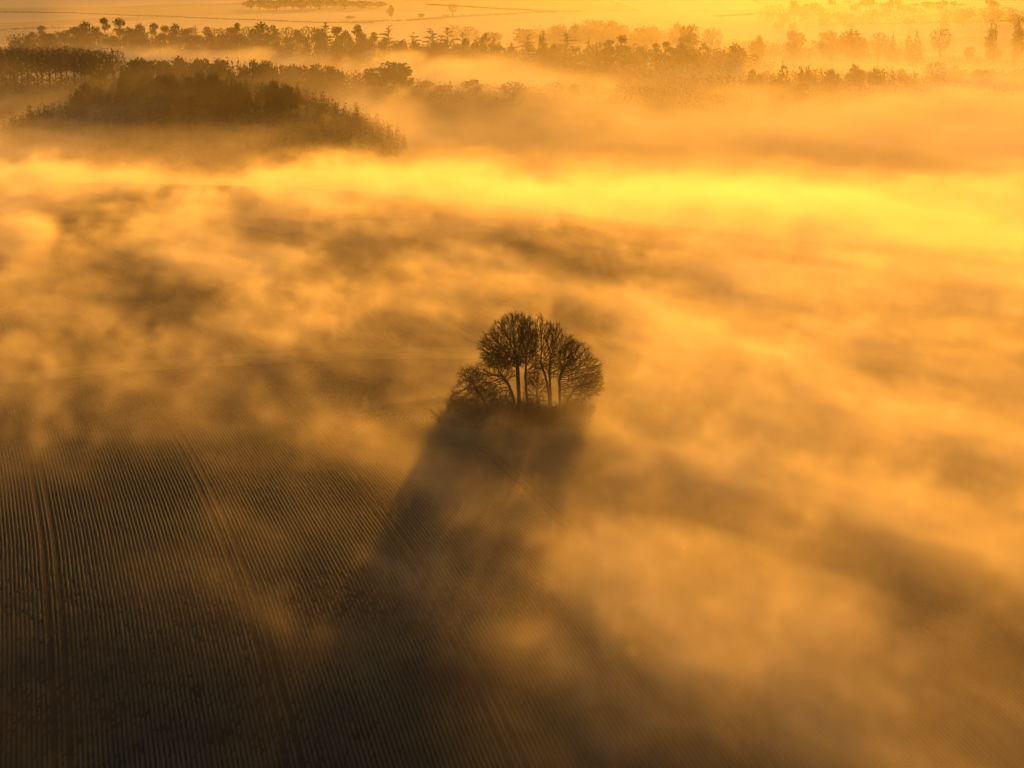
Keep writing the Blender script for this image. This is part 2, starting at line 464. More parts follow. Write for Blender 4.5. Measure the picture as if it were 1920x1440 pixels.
def bare_tree(trunk, blobs, n_attr, seed, label, name='beech_tree', D=0.36, tip=0.025, expo=0.42, twigs=3, twig_len=1.25, start=0.35, cat='tree', group='bare trees of the clump', up=0.26, trunk_min=0.0):
    rng = rs(seed)
    A = ell_points(blobs, int(n_attr * 1.15), rng)
    pts, par = colonize(trunk, A, D, 3.0, D * 1.25, rng, start, up)
    # gentle smoothing so that limbs curve
    for _ in range(2):
        q = pts.copy(); has = par >= 0
        m = np.zeros_like(pts); c = np.zeros(len(pts)); i = np.flatnonzero(has)
        np.add.at(m, par[i], pts[i]); np.add.at(c, par[i], 1)
        ok = has & (c > 0)
        q[ok] = 0.5 * pts[ok] + 0.25 * pts[par[ok]] + 0.25 * m[ok] / c[ok][:, None]
        pts = q
    r, kids = radii(pts, par, tip, expo)
    i = np.arange(1, len(pts)); p = par[i]
    r1 = r[i]; r0 = np.minimum(r[p], r1 * 1.35)
    if trunk_min: 
        k = i < 8; r1 = np.where(k, np.maximum(r1, trunk_min), r1)
    base = np.array(trunk[0])
    flare = 1 + 0.7 * np.exp(-np.clip(pts[i, 2] - base[2], 0, 9) / 0.6); flare0 = 1 + 0.7 * np.exp(-np.clip(pts[p, 2] - base[2], 0, 9) / 0.6)
    big = r1 > 0.13; mid = ~big
    root = bpy.data.objects.new(name, None); COL.objects.link(root); root.location = base
    tag(root, label, cat, group)
    L = pts - base
    V, q = tubes(L[p][big], L[i][big], (r0 * flare0)[big], (r1 * flare)[big], 8)
    link('trunk', mesh_from('trunk', V, quads=q, smooth=True), bark, root)
    V, q = tubes(L[p][mid], L[i][mid], r0[mid], r1[mid], 4)
    cr = link('crown', mesh_from('crown', V, quads=q, smooth=True), bark, root)
    thin = np.flatnonzero((r < 0.085) & (par >= 0))
    ctr0 = L[thin].mean(0); dd = np.linalg.norm((L[thin] - ctr0) / (L[thin].std(0) + .1), axis=1)
    thin = thin[rng.rand(len(thin)) < np.clip(dd / 1.65, .3, 1) ** 1.5]
    src = np.repeat(thin, twigs)
    dirn = L[src] - L[par[src]]; dirn /= np.linalg.norm(dirn, axis=1)[:, None] + 1e-9
    ctr = L.mean(0); outw = L[src] - ctr; outw /= np.linalg.norm(outw, axis=1)[:, None] + 1e-9
    dirn = dirn * 0.9 + outw * 0.7 + rng.standard_normal(dirn.shape) * 0.4; dirn[:, 2] += 0.15
    ln = twig_len * rng.uniform(0.45, 1.25, len(src))
    V, t = spikes(L[src], dirn, ln, 0.024, rng)
    # a second generation on each twig
    d1 = dirn / np.linalg.norm(dirn, axis=1)[:, None]
    P2 = L[src] + d1 * (ln * rng.uniform(.3, .7, len(src)))[:, None]
    V2, t2 = spikes(P2, d1 + rng.standard_normal(d1.shape) * 0.5, ln * 0.55, 0.018, rng)
    tw = link('twigs', mesh_from('twigs', np.concatenate([V, V2]), tris=np.concatenate([t, t2 + len(V)])), twig_mat, root)
    tag(cr, kind='stuff'); tag(tw, kind='stuff')
    return root

S_PX = 0.1029       # metres per photo pixel at the clump
def hero(Y, trunk_px, ells, n, seed, label, **kw):
    tr = [at(x, y, Y + dy) for (x, y, dy) in trunk_px]
    tr[0][2] = float(terr(tr[0][0], tr[0][1])) - 0.1
    bl = [(at(x, y, Y + dy), (rx * S_PX, rd, ry * S_PX * 1.03)) for (x, y, rx, ry, dy, rd) in ells]
    return bare_tree(tr, bl, n, seed, label, **kw)

hero(374, [(972, 785, 0), (973, 745, 0), (971, 705, 0), (970, 672, 0)],
     [(962, 640, 44, 50, 0, 4.6), (937, 655, 38, 36, -1, 3.8), (968, 618, 26, 28, 1, 2.8)], 2500, 1, 'tallest bare beech of the clump, straight trunk under the rounded left dome')
hero(373, [(966, 785, 0), (963, 748, 0), (955, 722, 0), (938, 700, 0)],
     [(925, 700, 38, 24, 0, 3.2), (908, 722, 34, 22, 0, 3.0), (936, 740, 24, 18, 1, 2.2), (940, 672, 26, 22, 0, 2.4)], 1500, 2, 'slim bare beech close against the tallest trunk, low boughs spreading left', start=0.62)
hero(377, [(990, 783, 0), (988, 745, 0), (984, 706, 0), (986, 690, 0)],
     [(990, 640, 20, 46, 0, 2.6), (1000, 695, 14, 28, 0, 2.0), (985, 665, 22, 24, 0, 2.2)], 1400, 3, 'bare beech with forked trunk just right of the tallest one')
hero(375, [(1030, 780, 0), (1029, 735, 0), (1023, 706, 0), (1014, 680, 0)],
     [(1013, 612, 10, 20, 0, 1.3), (1022, 632, 18, 28, 0, 2.0), (1012, 672, 18, 24, 0, 2.0), (1028, 660, 18, 26, 0, 2.0)], 1000, 4, 'slender bare beech with pointed crown leaning left beside the gap')
hero(378, [(1034, 780, 0), (1032, 735, 0), (1030, 700, 0), (1032, 670, 0)],
     [(1040, 640, 20, 34, 0, 2.4), (1058, 662, 22, 34, 0, 2.6), (1040, 690, 22, 22, 0, 2.2)], 1200, 5, 'bare beech in the right half of the clump, its top sloping down right')
hero(374, [(1050, 782, 0), (1050, 745, 0), (1048, 715, 0), (1053, 695, 0)],
     [(1077, 680, 32, 38, 0, 3.6), (1096, 700, 32, 34, 0, 3.4)], 1500, 6, 'widest bare beech at the right edge of the clump, twigs reaching far right', start=0.6)
hero(371, [(1057, 784, 0), (1063, 752, 0), (1075, 732, 0)],
     [(1104, 724, 26, 22, 0, 2.8), (1080, 738, 28, 20, 0, 2.4)], 900, 7, 'low bare tree half lost in mist under the right edge of the clump', start=0.6)
hero(372, [(927, 782, 0), (908, 752, 0), (888, 722, 0), (877, 702, 0)],
     [(880, 712, 22, 24, 0, 2.2), (900, 742, 32, 24, 0, 2.6), (866, 745, 24, 22, 0, 2.0)], 1100, 8, 'small bare tree on the left of the clump with trunk leaning left', start=0.2)
hero(379, [(1008, 780, 0), (1008, 755, 0), (1006, 735, 0)],
     [(1005, 735, 22, 30, 0, 2.2)], 500, 9, 'thin young bare tree behind the gap between the big trunks', start=0.2)

# undergrowth: bare bushes round the foot of the trees
def bush(x, y, rx, h, seed, label):
    rng = rs(seed); z = float(terr(x, y))
    root = bpy.data.objects.new('bare_bush', None); COL.objects.link(root); root.location = (x, y, z - 0.05)
    tag(root, label, 'bush', 'bare bushes under the clump')
    n = 60; a = rng.uniform(0, 6.28, n); sp = rng.uniform(0, 1, n) ** .7
    P0 = np.zeros((n, 3)); P0[:, 0] = np.cos(a) * sp * rx * .45; P0[:, 1] = np.sin(a) * sp * rx * .4
    d = np.stack([np.cos(a) * sp * rx * .75, np.sin(a) * sp * rx * .7, h * rng.uniform(.55, 1.0, n)], -1)
    P1 = P0 + d * .5 + rng.standard_normal((n, 3)) * .12; P2 = P0 + d + rng.standard_normal((n, 3)) * .2
    V, q = tubes(np.concatenate([P0, P1]), np.concatenate([P1, P2]), np.full(2 * n, .035), np.full(2 * n, .02), 4)
    st = link('stems', mesh_from('stems', V, quads=q), bramble_mat, root)
    m = int(2300 * rx / 2)
    k = rng.randint(0, n, m); f = rng.uniform(.05, 1, m)[:, None]
    Q = np.where(f < .5, P0[k] + (P1[k] - P0[k]) * f * 2, P1[k] + (P2[k] - P1[k]) * (f * 2 - 1))
    D = rng.standard_normal((m, 3)) * .8; D[:, 2] += .5; D += (Q - np.array([0, 0, h * .3])) * .25
    V, t = spikes(Q, D, rng.uniform(.4, 1.1, m), .028, rng)
    tw = link('twigs', mesh_from('twigs', V, tris=t), bramble_mat, root)
    tag(st, kind='stuff'); tag(tw, kind='stuff')

ORD = ['first', 'second', 'third', 'fourth', 'fifth', 'sixth', 'seventh', 'eighth', 'ninth', 'tenth', 'eleventh', 'twelfth', 'thirteenth', 'fourteenth', 'fifteenth',
       'sixteenth', 'seventeenth', 'eighteenth', 'nineteenth', 'twentieth', 'twenty-first', 'twenty-second', 'twenty-third', 'twenty-fourth', 'twenty-fifth', 'twenty-sixth',
       'twenty-seventh', 'twenty-eighth', 'twenty-ninth', 'thirtieth', 'thirty-first', 'thirty-second', 'thirty-third', 'thirty-fourth', 'thirty-fifth', 'thirty-sixth',
       'thirty-seventh', 'thirty-eighth', 'thirty-ninth', 'fortieth', 'forty-first', 'forty-second', 'forty-third', 'forty-fourth', 'forty-fifth', 'forty-sixth', 'forty-seventh',
       'forty-eighth', 'forty-ninth', 'fiftieth']
rb = rs(404)
BX = []
for k in range(26):
    x = -13.0 + 27.5 * (k + 0.5 + rb.uniform(-.3, .3)) / 26
    mid = 1 - abs(x - 1) / 16
    BX.append((x, 371 + rb.uniform(-2.5, 4.5) - 1.5 * mid, rb.uniform(1.6, 2.8), rb.uniform(1.2, 3.4) + (2.4 if x < -4 else 1.5) * rb.uniform(.3, 1)))
for k in range(12):
    BX.append((rb.uniform(-9, 12), rb.uniform(364.5, 369.5), rb.uniform(1.3, 2.2), rb.uniform(0.9, 1.7)))
BX.sort()
for k, (x, y, rx, h) in enumerate(BX):
    tall = 'tall' if h > 3.4 else ('waist-high' if h < 1.7 else 'straggly')
    bush(x, y, rx, h, 500 + k, '%s bare bush, %s from the left under the clump of trees' % (tall, ORD[k]))

def clump_turf():
    rng = rs(9); n = 9000
    r = np.sqrt(rng.uniform(0, 1, n)); a = rng.uniform(0, 6.283, n)
    x = CLUMP[0] + 1.6 * 9.3 * r * np.cos(a); y = CLUMP[1] - 1.5 + 8.6 * r * np.sin(a)
    P = np.stack([x, y, terr(x, y)], -1)
    D = rng.standard_normal((n, 3)) * .45; D[:, 2] += 1
    V, t = spikes(P, D, rng.uniform(.3, .8, n), .05, rng)
    return mesh_from('rough_grass', V, tris=t)
tag(link('rough_grass', clump_turf(), head_mat), 'rough dead grass under the clump of bare trees', 'grass', kind='stuff')

# ------------------------------------------------------------------ distant tree kinds (unit height, unit width), built once and copied
def clouds(cen, rad, n, size, rng, flat=0.0):
    """leafy tufts: small triangles spread through ellipsoids"""
    cen = np.asarray(cen, float); rad = np.asarray(rad, float)
    w_ = (rad[:, 0] * rad[:, 1]) ** 1.0; w_ /= w_.sum()
    k = rng.choice(len(cen), n, p=w_)
    d = rng.standard_normal((n, 3)); d /= np.linalg.norm(d, axis=1)[:, None]
    c = cen[k] + d * (rng.uniform(0, 1, n) ** .4)[:, None] * rad[k]
    a = rng.standard_normal((n, 3)); b = rng.standard_normal((n, 3))
    a[:, 2] *= 1 - flat; b[:, 2] *= 1 - flat
    a *= size * rng.uniform(.5, 1.3, n)[:, None] * .6; b *= size * .5
    V = np.stack([c - a * .5, c + a * .5, c + b], 1).reshape(-1, 3)
    return V, np.arange(3 * n).reshape(-1, 3)

def stem(h, r, rng, lean=0.03, sides=6):
    z = np.linspace(-0.06, h, 5); x = np.cumsum(rng.uniform(-lean, lean, 5)); y = np.cumsum(rng.uniform(-lean, lean, 5)); x -= x[0]; y -= y[0]
    P = np.stack([x, y, z], -1); R = r * np.linspace(1.15, .35, 5)
    return P, R

def tpl(kind, seed):
    """returns (trunk mesh, crown mesh) of unit height; crown about one unit wide"""
    rng = rs(seed); P, R = stem(0.9, 0.03, rng)
    segs = [(P[:-1], P[1:], R[:-1], R[1:])]
    cen, rad = [], []; flat = 0; n = 700; size = .06; fuzz = None
    if kind == 'cedar':
        flat = .8; nl = rng.randint(6, 9)
        for i in range(nl):
            t = min(1, max(0, (i + rng.uniform(-.2, .2)) / (nl - 1))); z = .34 + .62 * t
            w_ = (.46 * (1 - t) ** .7 + .10) * rng.uniform(.7, 1.1)
            for j in range(rng.randint(3, 6)):
                a = rng.uniform(0, 6.28); rr = w_ * rng.uniform(.35, .85)
                cen.append((rr * math.cos(a), rr * math.sin(a), z + rng.uniform(-.015, .015) + rr * .08)); rad.append((w_ * .42, w_ * .42, .016 + .012 * rng.rand()))
                segs.append((np.array([[0, 0, z - .05]]), np.array([cen[-1]]), np.array([.012]), np.array([.004])))
        n = 1100; size = .05
    elif kind == 'pine':
        for j in range(rng.randint(7, 11)):
            a = rng.uniform(0, 6.28); z = rng.uniform(.36, .93); rr = rng.uniform(.05, .38) * (1.25 - z)/ .7
            cen.append((rr * math.cos(a), rr * math.sin(a), z)); s = rng.uniform(.13, .22); rad.append((s, s, s * .5))
            segs.append((np.array([[0, 0, z - .14]]), np.array([cen[-1]]), np.array([.012]), np.array([.005])))
        n = 900; size = .05; flat = .4
    elif kind == 'dense':           # evergreen or ivy-clad rounded tree
        for j in range(12):
            d = rng.standard_normal(3); d /= np.linalg.norm(d)
            cen.append((d[0] * .26, d[1] * .26, .56 + d[2] * .27)); s = rng.uniform(.12, .22); rad.append((s, s, s * .9))
        n = 1100; size = .055
    elif kind == 'yew':
        for j in range(14):
            t = j / 13; cen.append((rng.uniform(-.1, .1), rng.uniform(-.1, .1), .08 + .84 * t)); s = .36 * math.sin(math.pi * min(.96, t * .8 + .22)) ** .6
            rad.append((s, s, .1))
        n = 1300; size = .05
    elif kind == 'spire':
        nl = 12
        for i in range(nl):
            t = i / (nl - 1); z = .12 + .82 * t; w_ = .44 * (1 - t) ** .85 + .03
            for j in range(4):
                a = rng.uniform(0, 6.28); rr = w_ * rng.uniform(.4, .75)
                cen.append((rr * math.cos(a), rr * math.sin(a), z - rr * .12)); rad.append((w_ * .4, w_ * .4, .03))
        n = 800; size = .055; flat = .3
    if kind == 'bare':
        # a real branching crown, coarse
        A = ell_points([((0, 0, .62), (.42, .42, .34))], 420, rng)
        pts, par = colonize(P[:3] * np.array([1, 1, 1]), A, .045, .3, .055, rng, .5, .1, 60)
        r, kids = radii(pts, par, .004, .42); i = np.arange(1, len(pts)); p = par[i]
        V, q = tubes(pts[p], pts[i], np.minimum(r[p], r[i] * 1.3), r[i], 4)
        tm = mesh_from('trunk', V, quads=q)
        src = np.repeat(np.flatnonzero((r < .012) & (par >= 0)), 3)
        D = pts[src] - pts[par[src]]; D /= np.linalg.norm(D, axis=1)[:, None] + 1e-9; D = D + rng.standard_normal(D.shape) * .5
        V, t = spikes(pts[src], D, rng.uniform(.04, .1, len(src)), .0045, rng)
        cm = mesh_from('crown', V, tris=t)
        tm.materials.append(far_bark); cm.materials.append(far_twig_mat)
        return tm, cm
    vs, qs, b = [], [], 0
    for (a0, a1, r0, r1) in segs:
        V, q = tubes(a0, a1, r0, r1, 5); vs.append(V); qs.append(q + b); b += len(V)
    tm = mesh_from('trunk', np.concatenate(vs), quads=np.concatenate(qs))
    V, t = clouds(cen, rad, int(n * 1.2), size * 1.5, rng, flat)
    cm = mesh_from('crown', V, tris=t)
    tm.materials.append(far_bark); cm.materials.append(cedar_mat if kind == 'cedar' else needle_mat)
    return tm, cm

KINDS = {}
for kind, nvar in (('cedar', 5), ('pine', 5), ('dense', 3), ('yew', 2), ('spire', 4), ('bare', 4)):
    KINDS[kind] = [tpl(kind, 1000 + 17 * j + len(kind) * 131) for j in range(nvar)]
NAME = dict(cedar='cedar_tree', pine='pine_tree', dense='rounded_tree', yew='yew_tree', spire='conifer_tree', bare='bare_tree')
PHR = dict(cedar='flat-layered cedar', pine='high-crowned pine', dense='dense rounded tree', yew='dark upright yew', spire='pointed conifer', bare='bare branching tree')
rt = rs(606)
PROTO = {}
def make_tree(kind, X, Y, z, h, w_, label=None, group=None):
    v = rt.randint(len(KINDS[kind])); key = (kind, v)
    if key not in PROTO:
        root = bpy.data.objects.new(NAME[kind], None); COL.objects.link(root)
        tm, cm = KINDS[kind][v]
        link('trunk', tm, None, root); tag(link('crown', cm, None, root), kind='stuff')
        PROTO[key] = root
    else:
        root = copy_tree(PROTO[key])
    root.location = (X, Y, z); root.rotation_euler = (0, 0, rt.uniform(0, 6.28)); root.scale = (w_, w_, h)
    tag(root, label, 'tree', group)
    return root

def ridge_Y(px, base=1760):
    # solve for the ground line of the ridge behind photo column px
    X = (px - 960) / F_PX * base
    return base + (-X) * 0.24
def row(items, yfun, where, group, jit=25):
    """items: (kind, px, top_py, width_px); builds each as its own tree"""
    items = sorted(items, key=lambda t: t[1]); count = {}
    for it in items: count[it[0]] = count.get(it[0], 0) + 1
    seen = {}
    for kind, px, top, wpx in items:
        Y = yfun(px) + rt.uniform(-jit, jit)
        p = at(px, top, Y); z = float(terr(p[0], Y)) - 0.3
        h = max(4.0, p[2] - z); wm = wpx / F_PX * Y * (1.5 if kind != 'yew' else 1.25)
        wm = max(wm, h * dict(spire=.42, pine=.62, cedar=.72, dense=.75, bare=.75, yew=.4)[kind])
        size = 'broad' if wm > h * .95 else ('slim' if wm < h * .5 else 'mid-sized')
        k = seen.get(kind, 0); seen[kind] = k + 1
        if count[kind] == 1: lab = '%s %s %s' % (size, PHR[kind], where)
        else: lab = '%s %s, %s from left %s' % (size, PHR[kind], ORD[k], where)
        make_tree(kind, p[0], Y, z, h, wm, lab, group)

row([('spire', 50, 64, 14), ('pine', 76, 48, 24), ('dense', 95, 60, 24), ('pine', 112, 58, 22), ('pine', 128, 54, 24), ('dense', 145, 44, 34), ('dense', 165, 38, 40), ('pine', 195, 33, 20),
     ('pine', 222, 31, 30), ('dense', 243, 50, 26), ('dense', 257, 42, 30), ('pine', 290, 43, 28), ('pine', 308, 45, 26), ('dense', 333, 42, 34), ('pine', 352, 50, 22), ('cedar', 365, 46, 22),
     ('pine', 385, 50, 26), ('bare', 404, 48, 28), ('bare', 425, 50, 30), ('pine', 432, 48, 22), ('pine', 443, 43, 22), ('bare', 463, 46, 28), ('dense', 486, 41, 36), ('pine', 510, 47, 24),
     ('spire', 522, 46, 18), ('bare', 540, 46, 28), ('pine', 556, 52, 22), ('bare', 575, 45, 32), ('dense', 595, 50, 24), ('cedar', 610, 40, 28), ('pine', 630, 46, 24), ('dense', 645, 56, 22),
     ('pine', 668, 46, 24), ('dense', 682, 58, 30), ('pine', 703, 60, 24), ('cedar', 729, 45, 21), ('dense', 752, 74, 30), ('cedar', 775, 58, 28), ('cedar', 808, 50, 38), ('dense', 825, 76, 30),
     ('cedar', 838, 49, 28), ('dense', 856, 80, 20), ('cedar', 868, 57, 26), ('cedar', 895, 64, 22), ('pine', 910, 62, 16), ('spire', 925, 63, 14), ('spire', 936, 66, 10), ('cedar', 958, 76, 28),
     ('cedar', 990, 62, 38), ('yew', 1018, 55, 22), ('dense', 1040, 80, 24), ('cedar', 1060, 57, 54), ('spire', 1103, 64, 22), ('bare', 1125, 76, 26), ('pine', 1142, 72, 18), ('pine', 1165, 63, 28),
     ('bare', 1190, 78, 26), ('bare', 1208, 82, 24), ('pine', 1228, 80, 24), ('pine', 1248, 78, 26), ('dense', 1275, 80, 26), ('cedar', 1310, 88, 40), ('cedar', 1340, 90, 36)],
    ridge_Y, 'in the ridge-top tree row', 'trees along the ridge')
# a second rank thickens the row behind the first
row([(('dense', 'bare', 'pine')[rt.randint(3)], px, 62 + (px > 600) * 12 + (px > 900) * 8 + rt.uniform(-4, 6), rt.uniform(22, 36)) for px in range(60, 1400, 30)],
    lambda px: ridge_Y(px) - 45, 'in the lower rank below the ridge row', 'lower trees in front of the ridge row', 15)
# bare wood at the left edge
row([('bare', px + rt.uniform(-4, 4), 83 + 8 * ((px - 60) / 150) ** 2 * (px > 60) + rt.uniform(-4, 5), rt.uniform(26, 40)) for px in range(-20, 215, 12)],
    lambda px: 1440, 'in the bare wood at the left edge', 'bare wood on the left slope', 35)
# beyond the ridge: paler round trees
row([('dense', 980, 52, 44), ('bare', 1010, 50, 30), ('dense', 1050, 45, 34), ('dense', 1085, 42, 40), ('dense', 1110, 35, 50), ('dense', 1140, 36, 50), ('dense', 1165, 46, 36), ('dense', 1200, 48, 40),
     ('dense', 1225, 47, 34), ('dense', 1272, 40, 30), ('bare', 1330, 52, 22), ('cedar', 1375, 72, 30), ('dense', 920, 56, 36), ('bare', 880, 46, 30), ('bare', 850, 44, 26)],
    lambda px: 2250, 'among pale trees beyond the ridge', 'pale trees beyond the ridge', 60)
# right-hand parkland
row([('spire', 1470, 105, 28), ('yew', 1502, 121, 11), ('yew', 1516, 119, 10), ('spire', 1528, 124, 9), ('spire', 1540, 124, 8), ('spire', 1548, 123, 8), ('dense', 1562, 127, 20), ('dense', 1605, 120, 32),
     ('dense', 1640, 124, 24), ('spire', 1655, 121, 12), ('spire', 1674, 121, 12), ('dense', 1692, 128, 18), ('spire', 1715, 127, 12), ('bare', 1757, 112, 38), ('dense', 1790, 121, 30), ('dense', 1835, 126, 36),
     ('dense', 1860, 127, 40), ('dense', 1898, 134, 40), ('bare', 1440, 132, 34), ('dense', 1415, 128, 28), ('dense', 1930, 126, 40)],
    lambda px: 1500, 'in the misty park row on the right', 'park trees on the right', 25)
row([('dense', 1840, 107, 26), ('yew', 1861, 33, 27), ('yew', 1913, 27, 16), ('bare', 1765, 47, 32), ('spire', 1721, 50, 13), ('spire', 1705, 52, 11), ('spire', 1675, 51, 10), ('dense', 1560, 54, 50), ('dense', 1600, 55, 46),
     ('bare', 1650, 56, 24), ('dense', 1420, 64, 30), ('dense', 1820, 86, 22), ('dense', 1490, 50, 34), ('bare', 1335, 48, 20), ('dense', 1295, 44, 24)],
    lambda px: 2050, 'among hazy trees at the far right', 'hazy trees far right', 40)
# middle slope: the dark round clump and pale trees below the ridge
row([('dense', 737, 114, 62), ('dense', 715, 122, 40), ('dense', 697, 126, 28), ('dense', 760, 132, 30), ('dense', 888, 146, 36), ('bare', 962, 150, 40), ('bare', 1040, 152, 34), ('dense', 1076, 157, 22),
     ('dense', 797, 150, 30), ('dense', 830, 158, 36), ('bare', 1120, 160, 34), ('dense', 1460, 142, 40), ('dense', 1500, 150, 36), ('dense', 1560, 158, 40)],
    lambda px: 1430, 'on the misty slope below the ridge', 'trees on the middle slope', 25)
row([(('dense', 'bare', 'dense', 'spire')[rt.randint(4)], px + rt.uniform(-8, 8), rt.uniform(-4, 34), rt.uniform(16, 28)) for px in range(1470, 1925, 17)],
    lambda px: 3000, 'among the houses of the far village', 'trees of the far village', 500)
# lone trees and dark wood in the far fields
row([('dense', 790, 24, 13), ('dense', 657, 29, 17), ('dense', 733, 8, 12), ('bare', 848, 4, 10)], lambda px: 2900, 'standing alone in the far pale fields', 'lone trees in the far fields', 10)
row([('dense', px, -6 + 9 * abs(px - 560) / 170 + rt.uniform(-2, 2), 26) for px in range(470, 722, 16)], lambda px: 3400, 'in the dark wood at the top edge', 'dark wood in the far fields', 60)

# small conifers on the rise behind the hill
row([(('spire', 'spire', 'dense')[rt.randint(3)], px + rt.uniform(-4, 4), 112 - 8 * math.exp(-((px - 380) / 110) ** 2) + 14 * max(0, (px - 480) / 170) + rt.uniform(-4, 4), rt.uniform(9, 15)) for px in range(228, 650, 9)],
    lambda px: 1400, 'on the dim rise behind the hill', 'small conifers on the rise behind the hill', 25)

# the wooded hill: the nearest, largest conifers as individuals, the rest as one mass
rh = rs(808)
hill = []
while len(hill) < 2000:
    x, y = rh.uniform(-400, -60), rh.uniform(945, 1270)
    if float(terr(x, y)) > -27 and (x + 215) ** 2 / 165 ** 2 + (y - 1115) ** 2 / 165 ** 2 < 1:
        hill.append((x, y))
# those against the crest line and in front show largest
def hill_key(p): 
    return -float(terr(*p)) * 2 + (p[1] - 950) * 0.12
hill.sort(key=hill_key)
for k, (x, y) in enumerate(hill[:280]):
    h = rh.uniform(6, 14); kind = 'spire' if rh.rand() < .72 else 'dense'
    make_tree(kind, x, y, float(terr(x, y)) - .3, h, h * rh.uniform(.42, .6) * (1.5 if kind == 'dense' else 1),
              'small pointed conifer on the crown of the wooded hill' if kind == 'spire' else 'small rounded tree among the conifers on the wooded hill',
              'conifers on the wooded hill' if kind == 'spire' else 'rounded trees on the wooded hill')
def forest_mass():
    cen, rad = [], []
    for x, y in hill[280:]:
        h = rh.uniform(4, 13); z = float(terr(x, y)); w_ = h * rh.uniform(.2, .32)
        for t in (.25, .5, .75, .95):
            cen.append((x, y, z + h * t)); rad.append((w_ * (1.15 - t), w_ * (1.15 - t), h * .16))
    V, t = clouds(cen, rad, 170000, 0.8, rh)
    return mesh_from('forest', V, tris=t)
tag(link('forest', forest_mass(), needle_mat), 'dark conifer wood covering the hill on the left', 'wood', kind='stuff')
def scrub_mass():
    cen, rad = [], []
    for _ in range(2600):
        px = rh.uniform(-60, 1980)
        Y = rh.uniform(1390, 1750) 
        X = (px - 960) / F_PX * Y; z = float(terr(X, Y)); s = rh.uniform(2.5, 6) * (1.5 if abs(X) > 80 and Y < 1650 else 1)
        cen.append((X, Y, z + s * .5)); rad.append((s, s, s * .8))
    for _ in range(1500):
        px = rh.uniform(30, 1420); Y = ridge_Y(px) + rh.uniform(-60, 30)
        X = (px - 960) / F_PX * Y; z = float(terr(X, Y)); s = rh.uniform(4, 8)
        cen.append((X, Y, z + s * .9)); rad.append((s, s, s * 1.3))
    # bands of wood on the park side, round the pale trees beyond the ridge and by the village
    for (pa, pb, Ya, Yb, n_, sa, sb) in ((1330, 1960, 1480, 1570, 260, 5, 9), (1000, 1300, 2180, 2300, 150, 7, 13), (1380, 1720, 2060, 2160, 130, 6, 10), (1700, 1960, 1900, 2000, 110, 5, 9), (1420, 1960, 2500, 2900, 220, 6, 10)):
        for _ in range(n_):
            px = rh.uniform(pa, pb); Y = rh.uniform(Ya, Yb); X = (px - 960) / F_PX * Y; z = float(terr(X, Y)); s = rh.uniform(sa, sb)
            cen.append((X, Y, z + s * .9)); rad.append((s, s, s))
    V, t = clouds(cen, rad, 210000, 1.6, rh)
    return mesh_from('woodland', V, tris=t)
tag(link('woodland', scrub_mass(), far_twig_mat), 'low misty woodland and scrub on the ridge and the slope below it', 'woodland', kind='stuff')

# ------------------------------------------------------------------ hedges across the far fields
def hedge(pts_px, z_h, label, width=2.2, Yc=None):
    P = []
    for (px, py) in pts_px:
        Y = 2500.0
        for _ in range(30):
            X = at(px, py, Y)[0]; Y = (ALT - float(terr(X, Y)) - 1.0) / math.tan(PITCH + math.atan((py - 720) / F_PX))
            Y = min(max(Y, 600), 6000)
        P.append((at(px, py, Y)[0], Y))
    P = np.array(P); seg = np.linalg.norm(np.diff(P, axis=0), axis=1); cum = np.concatenate([[0], np.cumsum(seg)])
    s = np.arange(0, cum[-1], 3.5); x = np.interp(s, cum, P[:, 0]); y = np.interp(s, cum, P[:, 1])
    r = rs(len(label) + int(abs(P[0, 0])))
    cen = np.stack([x, y, terr(x, y) + z_h * .45], -1); hh = z_h * r.uniform(.45, .75, len(x))
    rad = np.stack([np.full(len(x), 2.2), np.full(len(x), width), hh], -1)
    V, t = clouds(cen, rad, len(x) * 26, 1.3, r)
    o = link('hedge', mesh_from('hedge', V, tris=t), far_twig_mat)
    tag(o, label, 'hedge', 'hedges across the far fields')
hedge([(0, 56), (60, 53), (130, 52)], 3.0, 'short hedge at the left edge behind the ridge trees')
hedge([(0, 22), (150, 24), (320, 30), (560, 40), (700, 42)], 1.1, 'long thin hedge across the pale field at top left')
hedge([(640, 41), (760, 38), (870, 30), (980, 24), (1090, 21)], 2.4, 'hedge curving through the pale fields in the middle')
hedge([(800, 8), (870, 12), (960, 17), (1040, 22)], 2.2, 'upper hedge slanting down through the middle fields')
hedge([(830, 30), (850, 29)], 4.0, 'short thick hedge stub beside the curving hedge')
hedge([(1340, 30), (1420, 26), (1500, 28)], 2.4, 'hedge at the edge of the bright right-hand fields')
hedge([(1570, 42), (1700, 44), (1850, 40), (1930, 38)], 2.6, 'hedge behind the yews at the far right')

